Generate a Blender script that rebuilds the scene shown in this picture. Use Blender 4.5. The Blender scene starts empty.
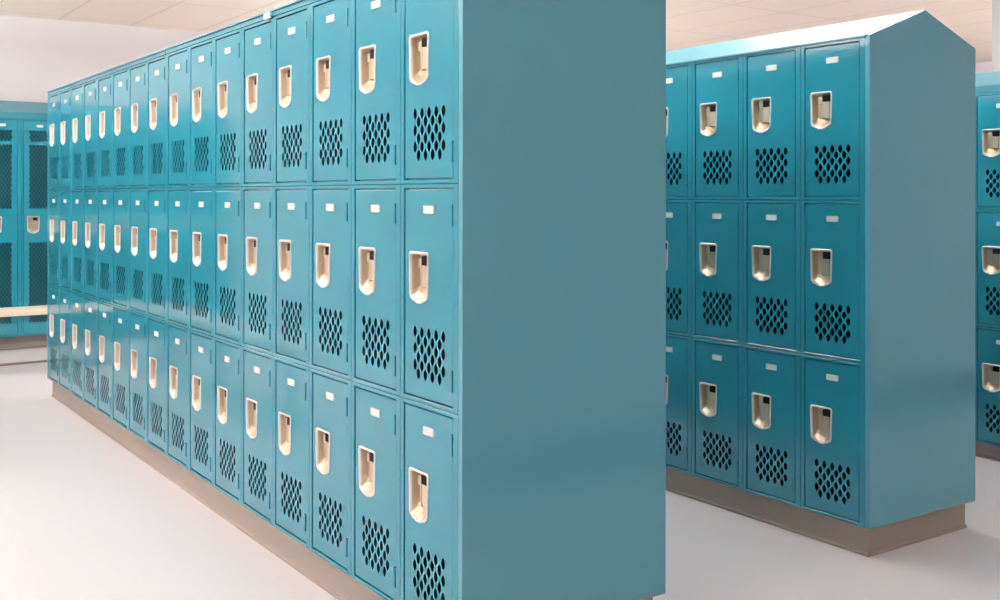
import bpy, bmesh, math, random
from mathutils import Vector, Matrix

random.seed(7)
SC = bpy.context.scene
COL = SC.collection
R = math.radians

# ------------------------------------------------------------------ materials
def srgb(r, g, b):
    f = lambda c: (c / 255 / 12.92) if c / 255 <= 0.04045 else ((c / 255 + 0.055) / 1.055) ** 2.4
    return (f(r), f(g), f(b), 1.0)

def mat(name, col, rough=0.5, metal=0.0, spec=0.5, noise=0.0, nscale=8.0, bump=0.0, bscale=200.0, coat=0.0, rnoise=0.0):
    m = bpy.data.materials.new(name); m.use_nodes = True
    nt = m.node_tree; b = nt.nodes['Principled BSDF']
    b.inputs['Base Color'].default_value = col
    b.inputs['Roughness'].default_value = rough
    b.inputs['Metallic'].default_value = metal
    b.inputs['Specular IOR Level'].default_value = spec
    b.inputs['Coat Weight'].default_value = coat
    b.inputs['Coat Roughness'].default_value = 0.12
    tc = nt.nodes.new('ShaderNodeTexCoord')
    if noise or rnoise:
        n = nt.nodes.new('ShaderNodeTexNoise'); n.inputs['Scale'].default_value = nscale; n.inputs['Detail'].default_value = 4
        nt.links.new(tc.outputs['Object'], n.inputs['Vector'])
    if noise:
        mx = nt.nodes.new('ShaderNodeMix'); mx.data_type = 'RGBA'
        mx.inputs[6].default_value = tuple(max(0, c * (1 - noise)) for c in col[:3]) + (1,)
        mx.inputs[7].default_value = tuple(min(1, c * (1 + noise)) for c in col[:3]) + (1,)
        nt.links.new(n.outputs['Fac'], mx.inputs[0]); nt.links.new(mx.outputs[2], b.inputs['Base Color'])
    if rnoise:
        mr = nt.nodes.new('ShaderNodeMapRange')
        mr.inputs['To Min'].default_value = rough - rnoise; mr.inputs['To Max'].default_value = rough + rnoise
        nt.links.new(n.outputs['Fac'], mr.inputs['Value']); nt.links.new(mr.outputs['Result'], b.inputs['Roughness'])
    if bump:
        n2 = nt.nodes.new('ShaderNodeTexNoise'); n2.inputs['Scale'].default_value = bscale; n2.inputs['Detail'].default_value = 2
        nt.links.new(tc.outputs['Object'], n2.inputs['Vector'])
        bp = nt.nodes.new('ShaderNodeBump'); bp.inputs['Strength'].default_value = bump; bp.inputs['Distance'].default_value = 0.001
        nt.links.new(n2.outputs['Fac'], bp.inputs['Height']); nt.links.new(bp.outputs['Normal'], b.inputs['Normal'])
    return m

TEAL = mat('teal_enamel', (0.016, 0.190, 0.272, 1), rough=0.09, spec=0.60, noise=0.03, nscale=3)
HOOD = mat('teal_enamel_top', (0.040, 0.206, 0.280, 1), rough=0.42, spec=0.6, noise=0.03, nscale=3)
TEALSHADE = mat('teal_inside_shade', (0.012, 0.060, 0.080, 1), rough=0.6)  # same enamel darkened: shade inside the lockers put into the colour
PANEL = mat('teal_enamel_panel', (0.074, 0.272, 0.358, 1), rough=0.13, spec=0.5, noise=0.04, nscale=2)
STEEL = mat('satin_steel', (0.64, 0.54, 0.42, 1), rough=0.30, metal=0.6)
RIM = mat('polished_rim', (0.88, 0.87, 0.85, 1), rough=0.28, metal=0.6)
DARK = mat('dark_slot', (0.008, 0.008, 0.008, 1), rough=0.8, spec=0.15)
CARD = mat('white_card', (0.85, 0.84, 0.82, 1), rough=0.35)
TAUPE = mat('taupe_base', srgb(150, 138, 130), rough=0.42, noise=0.06, nscale=6)
WOOD = None

def wood_mat():
    m = bpy.data.materials.new('maple_bench'); m.use_nodes = True
    nt = m.node_tree; b = nt.nodes['Principled BSDF']
    tc = nt.nodes.new('ShaderNodeTexCoord'); mp = nt.nodes.new('ShaderNodeMapping')
    mp.inputs['Scale'].default_value = (1.2, 18, 18)
    n = nt.nodes.new('ShaderNodeTexNoise'); n.inputs['Scale'].default_value = 2.5; n.inputs['Detail'].default_value = 6
    cr = nt.nodes.new('ShaderNodeValToRGB')
    cr.color_ramp.elements[0].color = srgb(242, 222, 194); cr.color_ramp.elements[0].position = 0.3
    cr.color_ramp.elements[1].color = srgb(252, 240, 222); cr.color_ramp.elements[1].position = 0.7
    nt.links.new(tc.outputs['Object'], mp.inputs['Vector']); nt.links.new(mp.outputs['Vector'], n.inputs['Vector'])
    nt.links.new(n.outputs['Fac'], cr.inputs['Fac']); nt.links.new(cr.outputs['Color'], b.inputs['Base Color'])
    b.inputs['Roughness'].default_value = 0.3
    return m
WOOD = wood_mat()

def ceiling_mat():
    m = bpy.data.materials.new('ceiling_tile'); m.use_nodes = True
    nt = m.node_tree; b = nt.nodes['Principled BSDF']
    tc = nt.nodes.new('ShaderNodeTexCoord')
    br = nt.nodes.new('ShaderNodeTexBrick')
    br.offset = 0.0; br.squash = 1.0
    br.inputs['Scale'].default_value = 1.0
    br.inputs['Brick Width'].default_value = 1.22; br.inputs['Row Height'].default_value = 0.61
    br.inputs['Mortar Size'].default_value = 0.012; br.inputs['Mortar Smooth'].default_value = 0.3
    br.inputs['Color1'].default_value = srgb(249, 238, 226); br.inputs['Color2'].default_value = srgb(247, 235, 222)
    br.inputs['Mortar'].default_value = srgb(232, 219, 203)
    nt.links.new(tc.outputs['Object'], br.inputs['Vector'])
    nt.links.new(br.outputs['Color'], b.inputs['Base Color'])
    b.inputs['Roughness'].default_value = 0.9
    return m
CEIL = ceiling_mat()
WALL = mat('painted_wall', srgb(230, 225, 228), rough=0.7, noise=0.02, nscale=1.5)
WALLW = mat('painted_wall_white', srgb(236, 233, 236), rough=0.7, noise=0.02, nscale=1.5)
FLOOR = mat('vinyl_floor', srgb(238, 233, 238), rough=0.34, spec=0.4, noise=0.02, nscale=1.2, rnoise=0.05)
BASEB = mat('brown_baseboard', srgb(70, 56, 48), rough=0.5)
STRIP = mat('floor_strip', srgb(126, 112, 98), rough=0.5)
PILLAR = mat('grey_pillar', srgb(206, 204, 208), rough=0.7, noise=0.02, nscale=3)
METAL = mat('grey_metal', srgb(120, 122, 124), rough=0.4, metal=0.7)
LFRAME = mat('white_fixture', srgb(235, 235, 232), rough=0.5)

def emis(name, col, s):
    m = bpy.data.materials.new(name); m.use_nodes = True
    nt = m.node_tree; nt.nodes.clear()
    e = nt.nodes.new('ShaderNodeEmission'); o = nt.nodes.new('ShaderNodeOutputMaterial')
    e.inputs['Color'].default_value = col; e.inputs['Strength'].default_value = s
    nt.links.new(e.outputs[0], o.inputs[0]); return m
GLOW = emis('lit_diffuser', (1.0, 0.98, 0.97, 1), 5.5)
GLOWUP = emis('added_uplight', (1.0, 0.975, 0.955, 1), 50.0)  # added glow on the fixture tops to brighten the ceiling

# ------------------------------------------------------------------ helpers
def obj(name, bm, m, parent=None, smooth=False):
    me = bpy.data.meshes.new(name)
    bmesh.ops.recalc_face_normals(bm, faces=bm.faces)
    bm.to_mesh(me); bm.free()
    for x in (m if isinstance(m, (list, tuple)) else [m]): me.materials.append(x)
    if smooth:
        for p in me.polygons: p.use_smooth = True
    o = bpy.data.objects.new(name, me); COL.objects.link(o)
    if parent: o.parent = parent
    return o

def thing(name, label, cat, loc=(0, 0, 0), rz=0.0, group=None):
    o = bpy.data.objects.new(name, None); COL.objects.link(o)
    o.empty_display_size = 0.1
    o.location = loc; o.rotation_euler = (0, 0, rz)
    o['label'] = label; o['category'] = cat
    if group: o['group'] = group
    return o

def tag(o, label, cat, group=None):
    o['label'] = label; o['category'] = cat
    if group: o['group'] = group
    return o

def struct(name, bm, m):
    o = obj(name, bm, m); o['kind'] = 'structure'; return o

def box(bm, x0, x1, y0, y1, z0, z1, bev=0.0, seg=2):
    t = bmesh.new()
    v = [t.verts.new(p) for p in ((x0, y0, z0), (x1, y0, z0), (x1, y1, z0), (x0, y1, z0), (x0, y0, z1), (x1, y0, z1), (x1, y1, z1), (x0, y1, z1))]
    for f in ((3, 2, 1, 0), (4, 5, 6, 7), (0, 1, 5, 4), (1, 2, 6, 5), (2, 3, 7, 6), (3, 0, 4, 7)):
        t.faces.new([v[i] for i in f])
    if bev:
        bmesh.ops.bevel(t, geom=t.edges[:], offset=bev, segments=seg, affect='EDGES', profile=0.7)
    merge(bm, t)
    return bm

def merge(bm, t):
    me = bpy.data.meshes.new('tmp'); t.to_mesh(me); t.free(); bm.from_mesh(me); bpy.data.meshes.remove(me)

def tube(bm, p0, p1, r, n=12):
    p0, p1 = Vector(p0), Vector(p1); d = p1 - p0
    t = bmesh.new()
    bmesh.ops.create_cone(t, cap_ends=True, segments=n, radius1=r, radius2=r, depth=d.length)
    q = d.to_track_quat('Z', 'Y').to_matrix().to_4x4()
    bmesh.ops.transform(t, matrix=Matrix.Translation((p0 + p1) / 2) @ q, verts=t.verts)
    merge(bm, t)

def prism(bm, prof, a0, a1, axis='x', bev=0.0):
    """extrude a closed 2D profile along an axis; profile is (y,z) for axis x."""
    t = bmesh.new()
    mk = (lambda a, p: (a, p[0], p[1])) if axis == 'x' else (lambda a, p: (p[0], a, p[1]))
    A = [t.verts.new(mk(a0, p)) for p in prof]; B = [t.verts.new(mk(a1, p)) for p in prof]
    n = len(prof)
    t.faces.new(A); t.faces.new(B[::-1])
    for i in range(n): t.faces.new((A[i], A[(i + 1) % n], B[(i + 1) % n], B[i]))
    bmesh.ops.recalc_face_normals(t, faces=t.faces)
    if bev:
        bmesh.ops.bevel(t, geom=t.edges[:], offset=bev, segments=2, affect='EDGES', profile=0.7)
    merge(bm, t)

def loft(bm, loops, close_first=False, close_last=False):
    """bridge a list of equal-length closed vertex-coordinate loops."""
    L = [[bm.verts.new(p) for p in l] for l in loops]
    for a, b in zip(L, L[1:]):
        n = len(a)
        for i in range(n): bm.faces.new((a[i], a[(i + 1) % n], b[(i + 1) % n], b[i]))
    if close_first: bm.faces.new(L[0][::-1])
    if close_last: bm.faces.new(L[-1])
    return L

def plate(bm, outer, holes, y, lip):
    """flat sheet in the xz plane at depth y with holes whose edges turn inward by lip."""
    t = bmesh.new()
    edges = []
    def ring(pts):
        vs = [t.verts.new((p[0], y, p[1])) for p in pts]
        es = [t.edges.new((vs[i], vs[(i + 1) % len(vs)])) for i in range(len(vs))]
        edges.extend(es); return vs
    ring(outer)
    hv = [ring(h) for h in holes]
    bmesh.ops.triangle_fill(t, use_beauty=True, use_dissolve=False, edges=edges, normal=(0, -1, 0))
    for h in hv:
        back = [t.verts.new((v.co.x, y + lip, v.co.z)) for v in h]
        n = len(h)
        for i in range(n): t.faces.new((h[i], h[(i + 1) % n], back[(i + 1) % n], back[i]))
    for f in t.faces:
        if abs(f.normal.y) > 0.5 and f.normal.y > 0: f.normal_flip()
    merge(bm, t)

# ------------------------------------------------------------------ calibration (metres, from the photograph's perspective)
W, H, Z0 = 0.3048, 0.5972, 0.1158          # locker pitch, tier pitch, plinth height
ET = 0.0193                                 # end panel thickness
DL, DR, G = 0.0215, 0.0300, 0.0149          # door inset left / right / top and bottom
FT = -0.0025                                  # door face stands this proud of the frame
DEP = 0.34                                  # locker depth

# ------------------------------------------------------------------ locker parts (local: x right, -y front, z up, origin base centre front)
XL, XR = -W / 2 + DL, W / 2 - DR            # door edges
XC = (XL + XR) / 2

def diamond(cx, cz, w=0.0168, h=0.0315):
    return [(cx, cz + h / 2), (cx + w * .39, cz + h * .26), (cx + w / 2, cz), (cx + w * .39, cz - h * .26),
            (cx, cz - h / 2), (cx - w * .39, cz - h * .26), (cx - w / 2, cz), (cx - w * .39, cz + h * .26)]

def mesh_holes(cx, ztop, rows, px=0.0372, pz=0.0228, n=5, dw=0.0188, dh=0.0325):
    out = []
    for r in range(rows):
        k = n if r % 2 == 0 else n - 1
        for i in range(k): out.append(diamond(cx + (i - (k - 1) / 2) * px, ztop - r * pz, dw, dh))
    return out

def cup_outline(cx, ztop, s=1.0, w=0.106, h=0.137, point=0.007):
    """outline of the recessed handle: round top corners, tapered sides, shallow pointed foot. s = inset in metres."""
    a = w / 2 - s; b = w / 2 * 0.93 - s; t = ztop - s; f = ztop - h + s
    r = max(0.004, 0.010 - s * .5); c = 0.018
    pts = []
    for k in range(5):
        q = R(90 * k / 4); pts.append((cx + a - r + r * math.sin(q), t - r + r * math.cos(q)))
    pts += [(cx + b, f + c), (cx + b - 0.004, f + c * .45), (cx + b - 0.014, f + 0.002), (cx + 0.012, f - point * .8), (cx, f - point),
            (cx - 0.012, f - point * .8), (cx - b + 0.014, f + 0.002), (cx - b + 0.004, f + c * .45), (cx - b, f + c)]
    for k in range(5):
        q = R(90 * k / 4); pts.append((cx - a + r - r * math.cos(q), t - r + r * math.sin(q)))
    return pts

def make_cup(parent, cx, ztop):
    bm = bmesh.new()
    y = -FT
    L = lambda s, yy: [(p[0], yy, p[1]) for p in cup_outline(cx, ztop, s)]
    # rim: out from the door face, rounded, then down into the bowl
    loops = [L(0.0, y + .001), L(0.0005, y - .0022), L(0.0022, y - .0036), L(0.0045, y - .0036), L(0.0065, y - .0022), L(0.0082, y + .003)]
    loft(bm, loops)
    for f in bm.faces: f.material_index = 0
    nb = len(bm.faces)
    # bowl: steep at the top and sides, scooped at the foot
    inner = cup_outline(cx, ztop, 0.0082)
    back = []
    f0 = min(p[1] for p in inner)
    for p in inner:
        t = min(1, max(0, (p[1] - f0) / 0.045))
        zz = p[1] + (1 - t) * 0.034
        back.append((cx + (p[0] - cx) * 0.88, y + .026, zz))
    mid = [((a[0] * .45 + b[0] * .55), y + .018, (a[1] * .5 + b[2] * .5)) for a, b in zip(inner, back)]
    loft(bm, [[(p[0], y + .003, p[1]) for p in inner], mid, back], close_last=True)
    bm.faces.ensure_lookup_table()
    for f in bm.faces[nb:]: f.material_index = 1
    bmesh.ops.remove_doubles(bm, verts=bm.verts, dist=1e-5)
    o = obj('recessed_handle', bm, [RIM, STEEL], parent)
    o['label'] = 'bright satin steel recessed handle'
    # latch: lifting bar with a folded edge, and the finger at its top
    bm = bmesh.new()
    box(bm, cx - .004, cx + .030, y + .010, y + .016, ztop - .098, ztop - .034, .0015)
    box(bm, cx - .006, cx - .001, y + .008, y + .025, ztop - .102, ztop - .036, .0012)
    box(bm, cx - .026, cx - .006, y + .012, y + .025, ztop - .046, ztop - .020, .003)
    o2 = obj('latch', bm, STEEL, parent)
    bm = bmesh.new()
    box(bm, cx + .002, cx + .036, y + .0055, y + .025, ztop - .038, ztop - .0125, .003)
    o3 = obj('padlock_slot', bm, DARK, parent); o3['label'] = 'dark slot in the top corner of the handle'
    return [o, o2, o3]

def make_plate(parent, cx, cz):
    bm = bmesh.new()
    w, h, y = .028, .0115, -FT
    def rr(a, b, yy, r=.003):
        out = []
        for sx, sz, a0 in ((1, 1, 0), (-1, 1, 90), (-1, -1, 180), (1, -1, 270)):
            for k in range(4):
                q = R(a0 + 30 * k); out.append((cx + sx * (a - r) + r * math.cos(q), yy, cz + sz * (b - r) + r * math.sin(q)))
        return out
    loft(bm, [rr(w, h, y + .0005), rr(w - .0006, h - .0006, y - .003), rr(w - .003, h - .003, y - .003), rr(w - .004, h - .004, y - .0016)], close_last=True)
    bm.faces.ensure_lookup_table(); bm.faces[-1].material_index = 1
    for sx in (-1, 1):
        t = bmesh.new(); bmesh.ops.create_uvsphere(t, u_segments=8, v_segments=6, radius=.0028)
        bmesh.ops.transform(t, matrix=Matrix.Translation((cx + sx * .0225, y - .0018, cz)), verts=t.verts); merge(bm, t)
    o = obj('number_plate', bm, [RIM, CARD], parent); o['label'] = 'small white number plate'
    return o

def make_door(parent, z0, z1, holes, cup_top, cup_x, plate_z):
    bm = bmesh.new()
    e = .0025
    outer = [(XL + e, z0 + e), (XR - e, z0 + e), (XR - e, z1 - e), (XL + e, z1 - e)]
    cup = cup_outline(cup_x, cup_top, 0.004)
    plate(bm, outer, holes + [cup], -FT, .0008)
    sq = lambda i, y: [(XL + i, y, z0 + i), (XR - i, y, z0 + i), (XR - i, y, z1 - i), (XL + i, y, z1 - i)]
    loft(bm, [sq(e, -FT), sq(e * .3, -FT + e * .3), sq(0, -FT + e), sq(0, .017), sq(.012, .017)])
    bmesh.ops.remove_doubles(bm, verts=bm.verts, dist=1e-6)
    d = obj('door', bm, TEAL, parent)
    make_cup(d, cup_x, cup_top)
    make_plate(d, XC + .005, plate_z)
    return d

def make_frame(parent, h):
    """the welded front frame: face ring around the opening, with returns."""
    bm = bmesh.new()
    s = .0005; g = .0030
    q = lambda a, b, c, d, y: [(a, y, c), (b, y, c), (b, y, d), (a, y, d)]
    ox0, ox1, oz0, oz1 = -W / 2 + s, W / 2 - s, s, h - s
    ix0, ix1, iz0, iz1 = XL - g, XR + g, G - g, h - G + g
    b = .0016
    loft(bm, [q(ox0, ox1, oz0, oz1, .030), q(ox0, ox1, oz0, oz1, b), q(ox0 + b, ox1 - b, oz0 + b, oz1 - b, 0),
              q(ix0 - b, ix1 + b, iz0 - b, iz1 + b, 0), q(ix0, ix1, iz0, iz1, b), q(ix0, ix1, iz0, iz1, .018), q(ix0 + .010, ix1 - .010, iz0 + .008, iz1 - .008, .018)])
    return obj('door_frame', bm, TEAL, parent)

def make_body(parent, h):
    bm = bmesh.new()
    s = .0008
    q = lambda i, y: [(-W / 2 + s + i, y, s + i), (W / 2 - s - i, y, s + i), (W / 2 - s - i, y, h - s - i), (-W / 2 + s + i, y, h - s - i)]
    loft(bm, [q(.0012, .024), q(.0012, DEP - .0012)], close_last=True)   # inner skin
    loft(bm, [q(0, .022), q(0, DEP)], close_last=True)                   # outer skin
    return obj('body', bm, TEALSHADE, parent)

def make_hinges(parent, zs):
    for z in zs:
        bm = bmesh.new()
        tube(bm, (XR + .0012, -.0008, z - .028), (XR + .0012, -.0008, z + .028), .0030, 10)
        for k in (-.0095, .0095):
            tube(bm, (XR + .0012, -.0008, z + k - .0006), (XR + .0012, -.0008, z + k + .0006), .0033, 10)
        obj('hinge', bm, TEAL, parent)

def make_locker():
    t = thing('locker', '', 'locker')
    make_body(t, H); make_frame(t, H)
    zt = H - G
    make_door(t, G, zt, mesh_holes(XC + .004, zt - .390, 6), zt - .170, XL + .078, zt - .055)
    make_hinges(t, (zt - .068, G + .068))
    return t

HF = 3 * H
def make_tall_locker():
    t = thing('tall_locker', '', 'locker')
    make_body(t, HF); make_frame(t, HF)
    zt = HF - G
    mh = lambda z, n: mesh_holes(XC, z, n, px=.0295, n=6, dw=.0225, dh=.0335)
    holes = mh(zt - .095, 4) + mh(zt - .215, 23) + mh(zt - 1.020, 29)
    make_door(t, G, zt, holes, zt - .790, XL + .078, zt - .045)
    make_hinges(t, (zt - .15, HF / 2, G + .15))
    return t

def dup(root, loc, rz, label, group, scale=(1, 1, 1)):
    r = root.copy(); COL.objects.link(r); r.scale = scale
    r.location = loc; r.rotation_euler = (0, 0, rz); r['label'] = label; r['group'] = group
    for ch in list(root.children):
        c = ch.copy(); COL.objects.link(c); c.parent = r
        for g in list(ch.children):
            d = g.copy(); COL.objects.link(d); d.parent = c
    return r

def jitter(r):
    """doors never hang perfectly true: a hair of swing about the hinge side."""
    for c in r.children:
        if c.name.startswith('door') and not c.name.startswith('door_frame'):
            a = R(random.uniform(-0.10, 0.16)); h = Vector((XR, 0, 0))
            c.rotation_euler = (0, 0, a)
            c.location = h - Matrix.Rotation(a, 3, 'Z') @ h

ORD = ['nearest', 'second', 'third', 'fourth', 'fifth', 'sixth', 'seventh', 'eighth', 'ninth', 'tenth', 'eleventh', 'twelfth',
       'thirteenth', 'fourteenth', 'fifteenth', 'farthest']
ROWS = ['bottom', 'middle', 'top']

LOCKER = make_locker()
USED = [False]

def bank(origin, rz, ncol, D, top, ridge, where, group, labeller, seams, both_ends=True, w=W, h=H, Z0=Z0):
    """one double-faced bank of three-tier lockers with plinth, end panels and a peaked sloping top."""
    M = Matrix.Translation((origin[0], origin[1], 0)) @ Matrix.Rotation(rz, 4, 'Z')
    LEN = ncol * w + (2 if both_ends else 1) * ET
    body_top = Z0 + 3 * h
    # lockers
    for k in range(ncol):
        for r in range(3):
            loc = M @ Vector((-ET - (k + .5) * w, 0, Z0 + r * h))
            lab = labeller(k, r)
            if not USED[0]:
                USED[0] = True; o = LOCKER; o.location = loc; o.rotation_euler = (0, 0, rz); o['label'] = lab; o['group'] = group
            else: o = dup(LOCKER, loc, rz, lab, group, (w / W, 1, h / H))
            jitter(o)
    # plinth with a coved foot
    base = bmesh.new()
    i = .0227
    prof = ((i, 0), (i, .009), (i + .002, .012), (i + .0035, .0135), (i + .004, .022), (i + .004, .045), (i + .004, Z0 - .006), (.0015, Z0 - .004), (.0015, Z0 - .0003))
    loft(base, [[(-a, a, z), (-a, D - a, z), (-LEN + a, D - a, z), (-LEN + a, a, z)] for a, z in prof], close_first=True, close_last=True)
    o = obj('base_plinth', base, TAUPE); o.matrix_world = M
    tag(o, 'taupe coved base plinth under ' + where['base'], 'plinth')
    # end panels
    xs = [(-ET, 0, where['end'])]
    if both_ends: xs.append((-LEN, -LEN + ET, where['far']))
    for a0, a1, lab in xs:
        bm = bmesh.new()
        prism(bm, [(0, Z0), (D, Z0), (D, top), (D / 2, top + ridge), (0, top)], a0, a1, 'x', .0016)
        o = obj('end_panel', bm, PANEL); o.matrix_world = M; tag(o, lab, 'panel')
    # sloping top: front fascia, two slopes, rear sheet, joint covers
    t = thing('sloping_top', where['top'], 'locker top', M @ Vector((-LEN / 2, D / 2, body_top)), rz)
    inv = Matrix.Translation((LEN / 2, -D / 2, -body_top))
    def part(name, bm, m, label=None):
        bmesh.ops.transform(bm, matrix=inv, verts=bm.verts)
        o = obj(name, bm, m, t)
        if label: o['label'] = label
        return o
    x0, x1 = -LEN + (ET if both_ends else 0) + .0006, -ET - .0006
    bm = bmesh.new()
    hh = top - .004 - body_top
    box(bm, x0, x1, 0.000, .016, body_top + .0006, top - .005, .0015)
    if hh > .03: box(bm, x0, x1, -.006, .010, body_top + hh * .42, top - .006, .002)
    part('fascia', bm, TEAL)
    th = .006; ov = .007
    sl = ridge / (D / 2)
    bm = bmesh.new()
    prism(bm, [(-ov, top - .004 - ov * sl), (D / 2, top + ridge - .004), (D / 2, top + ridge - .004 + th), (-ov, top - .004 - ov * sl + th)], x0, x1, 'x')
    part('front_slope', bm, HOOD)
    bm = bmesh.new()
    prism(bm, [(D / 2 + .0004, top + ridge - .004), (D + ov, top - .004 - ov * sl), (D + ov, top - .004 - ov * sl + th), (D / 2 + .0004, top + ridge - .004 + th)], x0, x1, 'x')
    part('rear_slope', bm, HOOD)
    bm = bmesh.new()
    box(bm, x0, x1, D - .012, D, Z0 + .001, top - .009)
    o = obj('rear_panel', bm, TEAL); o.matrix_world = M; tag(o, where['rear'], 'panel')
    for k in seams:
        bm = bmesh.new(); xx = -ET - k * w
        box(bm, xx - .004, xx + .004, -.0085, -.006, body_top + .002, top - .008, .0008)
        part('joint_cover', bm, TEAL)
        if k == seams[0]:
            bm = bmesh.new(); box(bm, xx - .060, xx - .006, -.0125, -.0062, top - .030, top - .010, .001)
            part('clip', bm, RIM, 'small bright metal clip')
    return t

lab1 = lambda k, r: f'teal locker, {ROWS[r]} row of the long bank, {ORD[k]} column from its near end' if 0 < k < 15 else f'teal locker, {ROWS[r]} row of the long bank, ' + ('farthest column, by the bench' if k else 'column beside its big end panel')
if True:
    bank((0, 0), 0, 16, 0.7072, 1.9323, 0.1174,
         {'base': 'the long bank in front', 'end': 'tall flat blue-grey end panel of the long bank, filling the middle of the photo',
          'far': 'thin far end panel of the long bank, by the bench aisle', 'top': 'teal sloping top running along the long bank at left', 'rear': 'plain teal rear panel of the long bank'},
         'lockers of the long bank', lab1, (4, 8, 12))
O2 = ['first', 'second', 'third', 'fourth', 'fifth', 'sixth', 'seventh']
lab2 = lambda k, r: f'teal locker, {ROWS[r]} row of the peaked bank, {O2[k]} column from its end panel'
bank((-.0472, 1.7234), -.0049, 7, 0.6431, 1.845, 0.1174,
     {'base': 'the peaked bank at right', 'end': 'peaked grey-blue end panel of the bank at right',
      'far': 'hidden far end panel of the peaked bank at right', 'top': 'peaked teal sloping top of the bank at right', 'rear': 'plain teal rear panel of the peaked bank'},
     'lockers of the peaked bank', lab2, (), w=.2868, h=.5773, Z0=.1076)
lab3 = lambda k, r: f'teal locker, {ROWS[r]} row of the rearmost bank at right, {O2[k]} column from its end'
bank((-.098, 3.40), -.0049, 5, 0.6431, 1.818, 0.095,
     {'base': 'the rearmost bank at the right edge', 'end': 'end panel of the rearmost bank, past the right edge',
      'far': 'hidden far end panel of the rearmost bank', 'top': 'pale sloping top of the rearmost bank at the right edge', 'rear': 'plain teal rear panel of the rearmost bank'},
     'lockers of the rearmost bank', lab3, (), w=.2868, h=.567, Z0=.076)

# ------------------------------------------------------------------ tall perforated lockers against the back wall
XF, YB, W2 = -7.15, .25, .2868
TALL = make_tall_locker()
lo, hi = -8, 1
for j in range(lo, hi + 1):
    loc = (XF, YB + (j + .5) * W2, Z0)
    if j == 0: lab = 'tall teal locker with full mesh door, between bench and wall, beside the long bank'
    elif j == -1: lab = 'tall teal mesh-door locker cut by the left edge of the photo'
    elif j > 0: lab = 'tall teal mesh-door locker hidden behind the far end of the long bank'
    else: lab = 'tall teal mesh-door locker left of the photo, mirrored in the long bank'
    if j == lo:
        o = TALL; o.location = loc; o.rotation_euler = (0, 0, R(90)); o['label'] = lab; o.scale = (W2 / W, 1, 1); o['group'] = 'tall mesh lockers by the back wall'
    else: o = dup(TALL, loc, R(90), lab, 'tall mesh lockers by the back wall', (W2 / W, 1, 1))
    jitter(o)
ya, yb = YB + lo * W2, YB + (hi + 1) * W2
bm = bmesh.new()
i = .10
loft(bm, [[(XF - a, ya + a * 0, z), (XF - a, yb, z), (XF - .33, yb, z), (XF - .33, ya, z)] for a, z in ((i, 0), (i, .009), (i + .008, .0135), (i + .016, .045), (i + .017, Z0 - .0006))], close_first=True, close_last=True)
tag(obj('base_plinth', bm, TAUPE), 'taupe base plinth under the tall mesh lockers at left', 'plinth')
t = thing('sloping_top', 'pale sloping top over the tall mesh lockers at left', 'locker top', (XF, (ya + yb) / 2, Z0 + HF))
ht = Z0 + HF
bm = bmesh.new(); box(bm, -.016, 0, ya - t.location.y, yb - t.location.y, .0006, .048, .0015); obj('fascia', bm, TEAL, t)
bm = bmesh.new(); prism(bm, [(.006, .046), (.006, .053), (-.335, .165), (-.335, .158)], ya - t.location.y, yb - t.location.y, 'y'); obj('front_slope', bm, HOOD, t)

# ------------------------------------------------------------------ benches
def bench(label, cx, cy, length, rz, posts):
    t = thing('bench', label, 'bench', (cx, cy, 0), rz, None)
    bm = bmesh.new(); box(bm, -length / 2, length / 2, -.145, .145, .410, .450, .008, 3)
    obj('bench_top', bm, WOOD, t)
    for x in posts:
        bm = bmesh.new()
        tube(bm, (x, 0, .012), (x, 0, .398), .024, 16)
        t2 = bmesh.new(); bmesh.ops.create_cone(t2, cap_ends=True, segments=24, radius1=.075, radius2=.06, depth=.014)
        bmesh.ops.transform(t2, matrix=Matrix.Translation((x, 0, .007)), verts=t2.verts); merge(bm, t2)
        box(bm, x - .05, x + .05, -.10, .10, .398, .410, .002)
        obj('pedestal', bm, METAL, t)
    return t
bench('pale wooden bench crossing in front of the tall mesh lockers at left', -6.08, .55, 2.9, R(90), (-1.15, 1.1))
bench('pale wooden bench in the left aisle, mirrored in the long bank', -4.45, -.975, 2.9, 0, (-1.1, 0, 1.1))

# ------------------------------------------------------------------ room
XB, XJ, XN = -7.52, 1.52, 4.2       # back wall, near right wall, wall behind the camera
YL, YJ, YR = -8.5, 0.3, 9.95
ZC = 2.80
def quad(pts):
    bm = bmesh.new(); bm.faces.new([bm.verts.new(p) for p in pts]); return bm
bm = bmesh.new(); box(bm, XB - .1, XN + .1, YL - .1, YR + .1, -.1, 0); struct('floor', bm, FLOOR)
bm = bmesh.new(); box(bm, XB - .1, XN + .1, YL - .1, YR + .1, ZC, ZC + .1); struct('ceiling', bm, CEIL)
bm = bmesh.new(); box(bm, XB - .1, XB, YL, YR, 0, ZC); struct('wall_back', bm, WALL)
bm = bmesh.new(); box(bm, XB, XN, YR, YR + .1, 0, ZC); struct('wall_right', bm, WALLW)
bm = bmesh.new(); box(bm, XB, XN, YL - .1, YL, 0, ZC); struct('wall_left', bm, WALLW)
bm = bmesh.new(); box(bm, XN, XN + .1, YL, YJ, 0, ZC); struct('wall_front', bm, WALLW)
bm = bmesh.new(); box(bm, XJ, XN + .1, YJ, YR, 0, ZC); struct('wall_near_right', bm, WALL)
bm = bmesh.new(); box(bm, XJ - .012, XJ, YJ, YR, 0, .16, .003); struct('baseboard_near_right', bm, BASEB)
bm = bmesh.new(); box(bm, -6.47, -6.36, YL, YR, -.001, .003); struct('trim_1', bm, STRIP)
bm = bmesh.new(); box(bm, -1.545, -1.1, 5.0, 5.42, 0, ZC); o = struct('pillar', bm, PILLAR)

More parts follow.
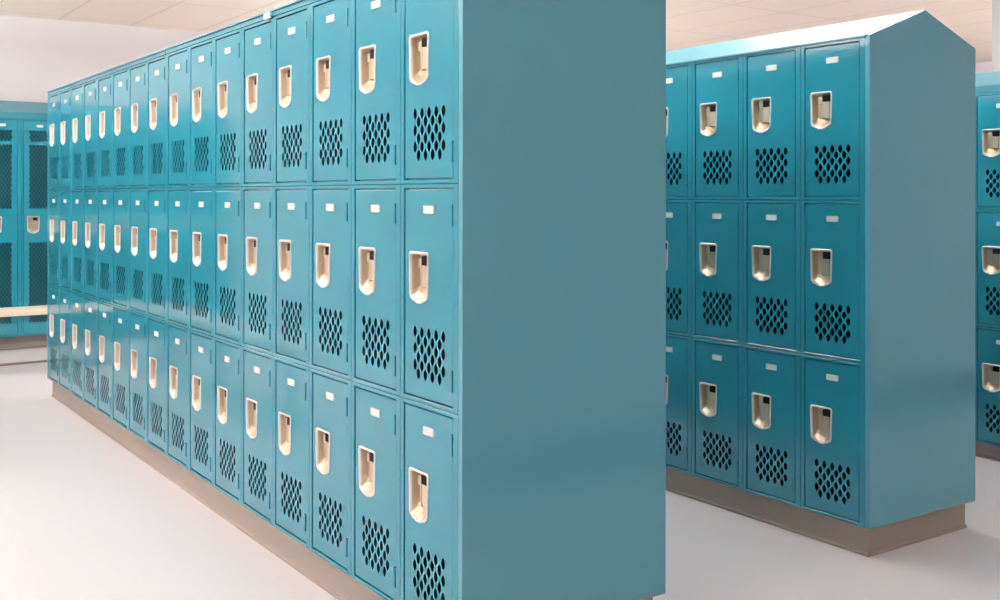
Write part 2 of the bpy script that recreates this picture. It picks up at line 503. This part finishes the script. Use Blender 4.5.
# ceiling lights: rows over the aisles, plus unseen ones added to brighten the ceiling
def light(x, y, lx=1.20, ly=.30):
    t = thing('ceiling_light', 'long white ceiling light above the view, with an added uplight', 'ceiling light', (x, y, ZC), 0, 'ceiling lights over the aisles')
    a, b = lx / 2, ly / 2
    q = lambda i, z: [(-a + i, -b + i, z), (a - i, -b + i, z), (a - i, b - i, z), (-a + i, b - i, z)]
    bm = bmesh.new()
    for px in (-lx * .35, lx * .35): box(bm, px - .008, px + .008, -.008, .008, -.20, -.0005)
    for e in (-a, a - .02): box(bm, e, e + .02, -b, b, -.30, -.19, .004)
    obj('fixture_frame', bm, LFRAME, t)
    bm = bmesh.new()
    pr = [(b * math.cos(R(d)), -.25 + .05 * math.sin(R(d))) for d in range(-180, 1, 30)]
    prism(bm, pr, -a + .021, a - .021, 'x')
    obj('diffuser', bm, GLOW, t)
    bm = bmesh.new(); box(bm, -a + .021, a - .021, -b + .01, b - .01, -.249, -.225)
    obj('added_uplight_lens', bm, GLOWUP, t)  # added upward light for the ceiling
for x in (-2.3, -.8): light(x, 1.25)
for x in (-5.4, -4.3, -1.2): light(x, 3.0)
for x, y in ((-5.7, 4.3), (-6.8, 4.7)): light(x, y)  # unseen fixtures added behind the long bank to brighten the far ceiling
for x in (-6.4, -5.0, -3.4, -1.8, -.2): light(x, -1.15)
for x in (-4.5, -2.8, -1.1, .6, 2.3): light(x, -3.8)
for x, y in ((-.8, 5.4), (-.9, 6.6), (-1.2, 7.8), (-1.5, 9.0)): light(x, y)  # more unseen fixtures, added past the right of the view for the ceiling
for x in (-5.4, -3.0, -.6): light(x, -7.0)

# ------------------------------------------------------------------ world + camera
w = bpy.data.worlds.new('world'); SC.world = w; w.use_nodes = True
w.node_tree.nodes['Background'].inputs['Color'].default_value = (.9, .93, 1, 1)
w.node_tree.nodes['Background'].inputs['Strength'].default_value = 0.2

f, cx, cy = 1066.3496, 500.0, 193.0171
Cp = Vector((2.304, -1.4649, 1.2799)); yaw, roll, pitch = .6015, .001, -.0019
fw = Vector((-math.cos(yaw), math.sin(yaw), 0)); rt = Vector((math.sin(yaw), math.cos(yaw), 0)); up = Vector((0, 0, 1))
Fv = fw * math.cos(pitch) - up * math.sin(pitch); Uv = up * math.cos(pitch) + fw * math.sin(pitch)
Rv = rt * math.cos(roll) + Uv * math.sin(roll); Vv = -rt * math.sin(roll) + Uv * math.cos(roll)
cam = bpy.data.cameras.new('camera'); co = bpy.data.objects.new('camera', cam); COL.objects.link(co)
cam.sensor_fit = 'HORIZONTAL'; cam.sensor_width = 36; cam.lens = 36 * f / 1000
cam.shift_x = 0; cam.shift_y = -(300 - cy) / 1000
cam.clip_start = .05
m = Matrix((Rv, Vv, -Fv)).transposed().to_4x4(); m.translation = Cp
co.matrix_world = m
SC.camera = co

SC.view_settings.view_transform = 'Standard'; SC.view_settings.look = 'None'
SC.view_settings.gamma = 1.0; SC.view_settings.use_curve_mapping = False
SC.view_settings.exposure = 0.0
SC.cycles.use_denoising = True
SC.cycles.max_bounces = 8
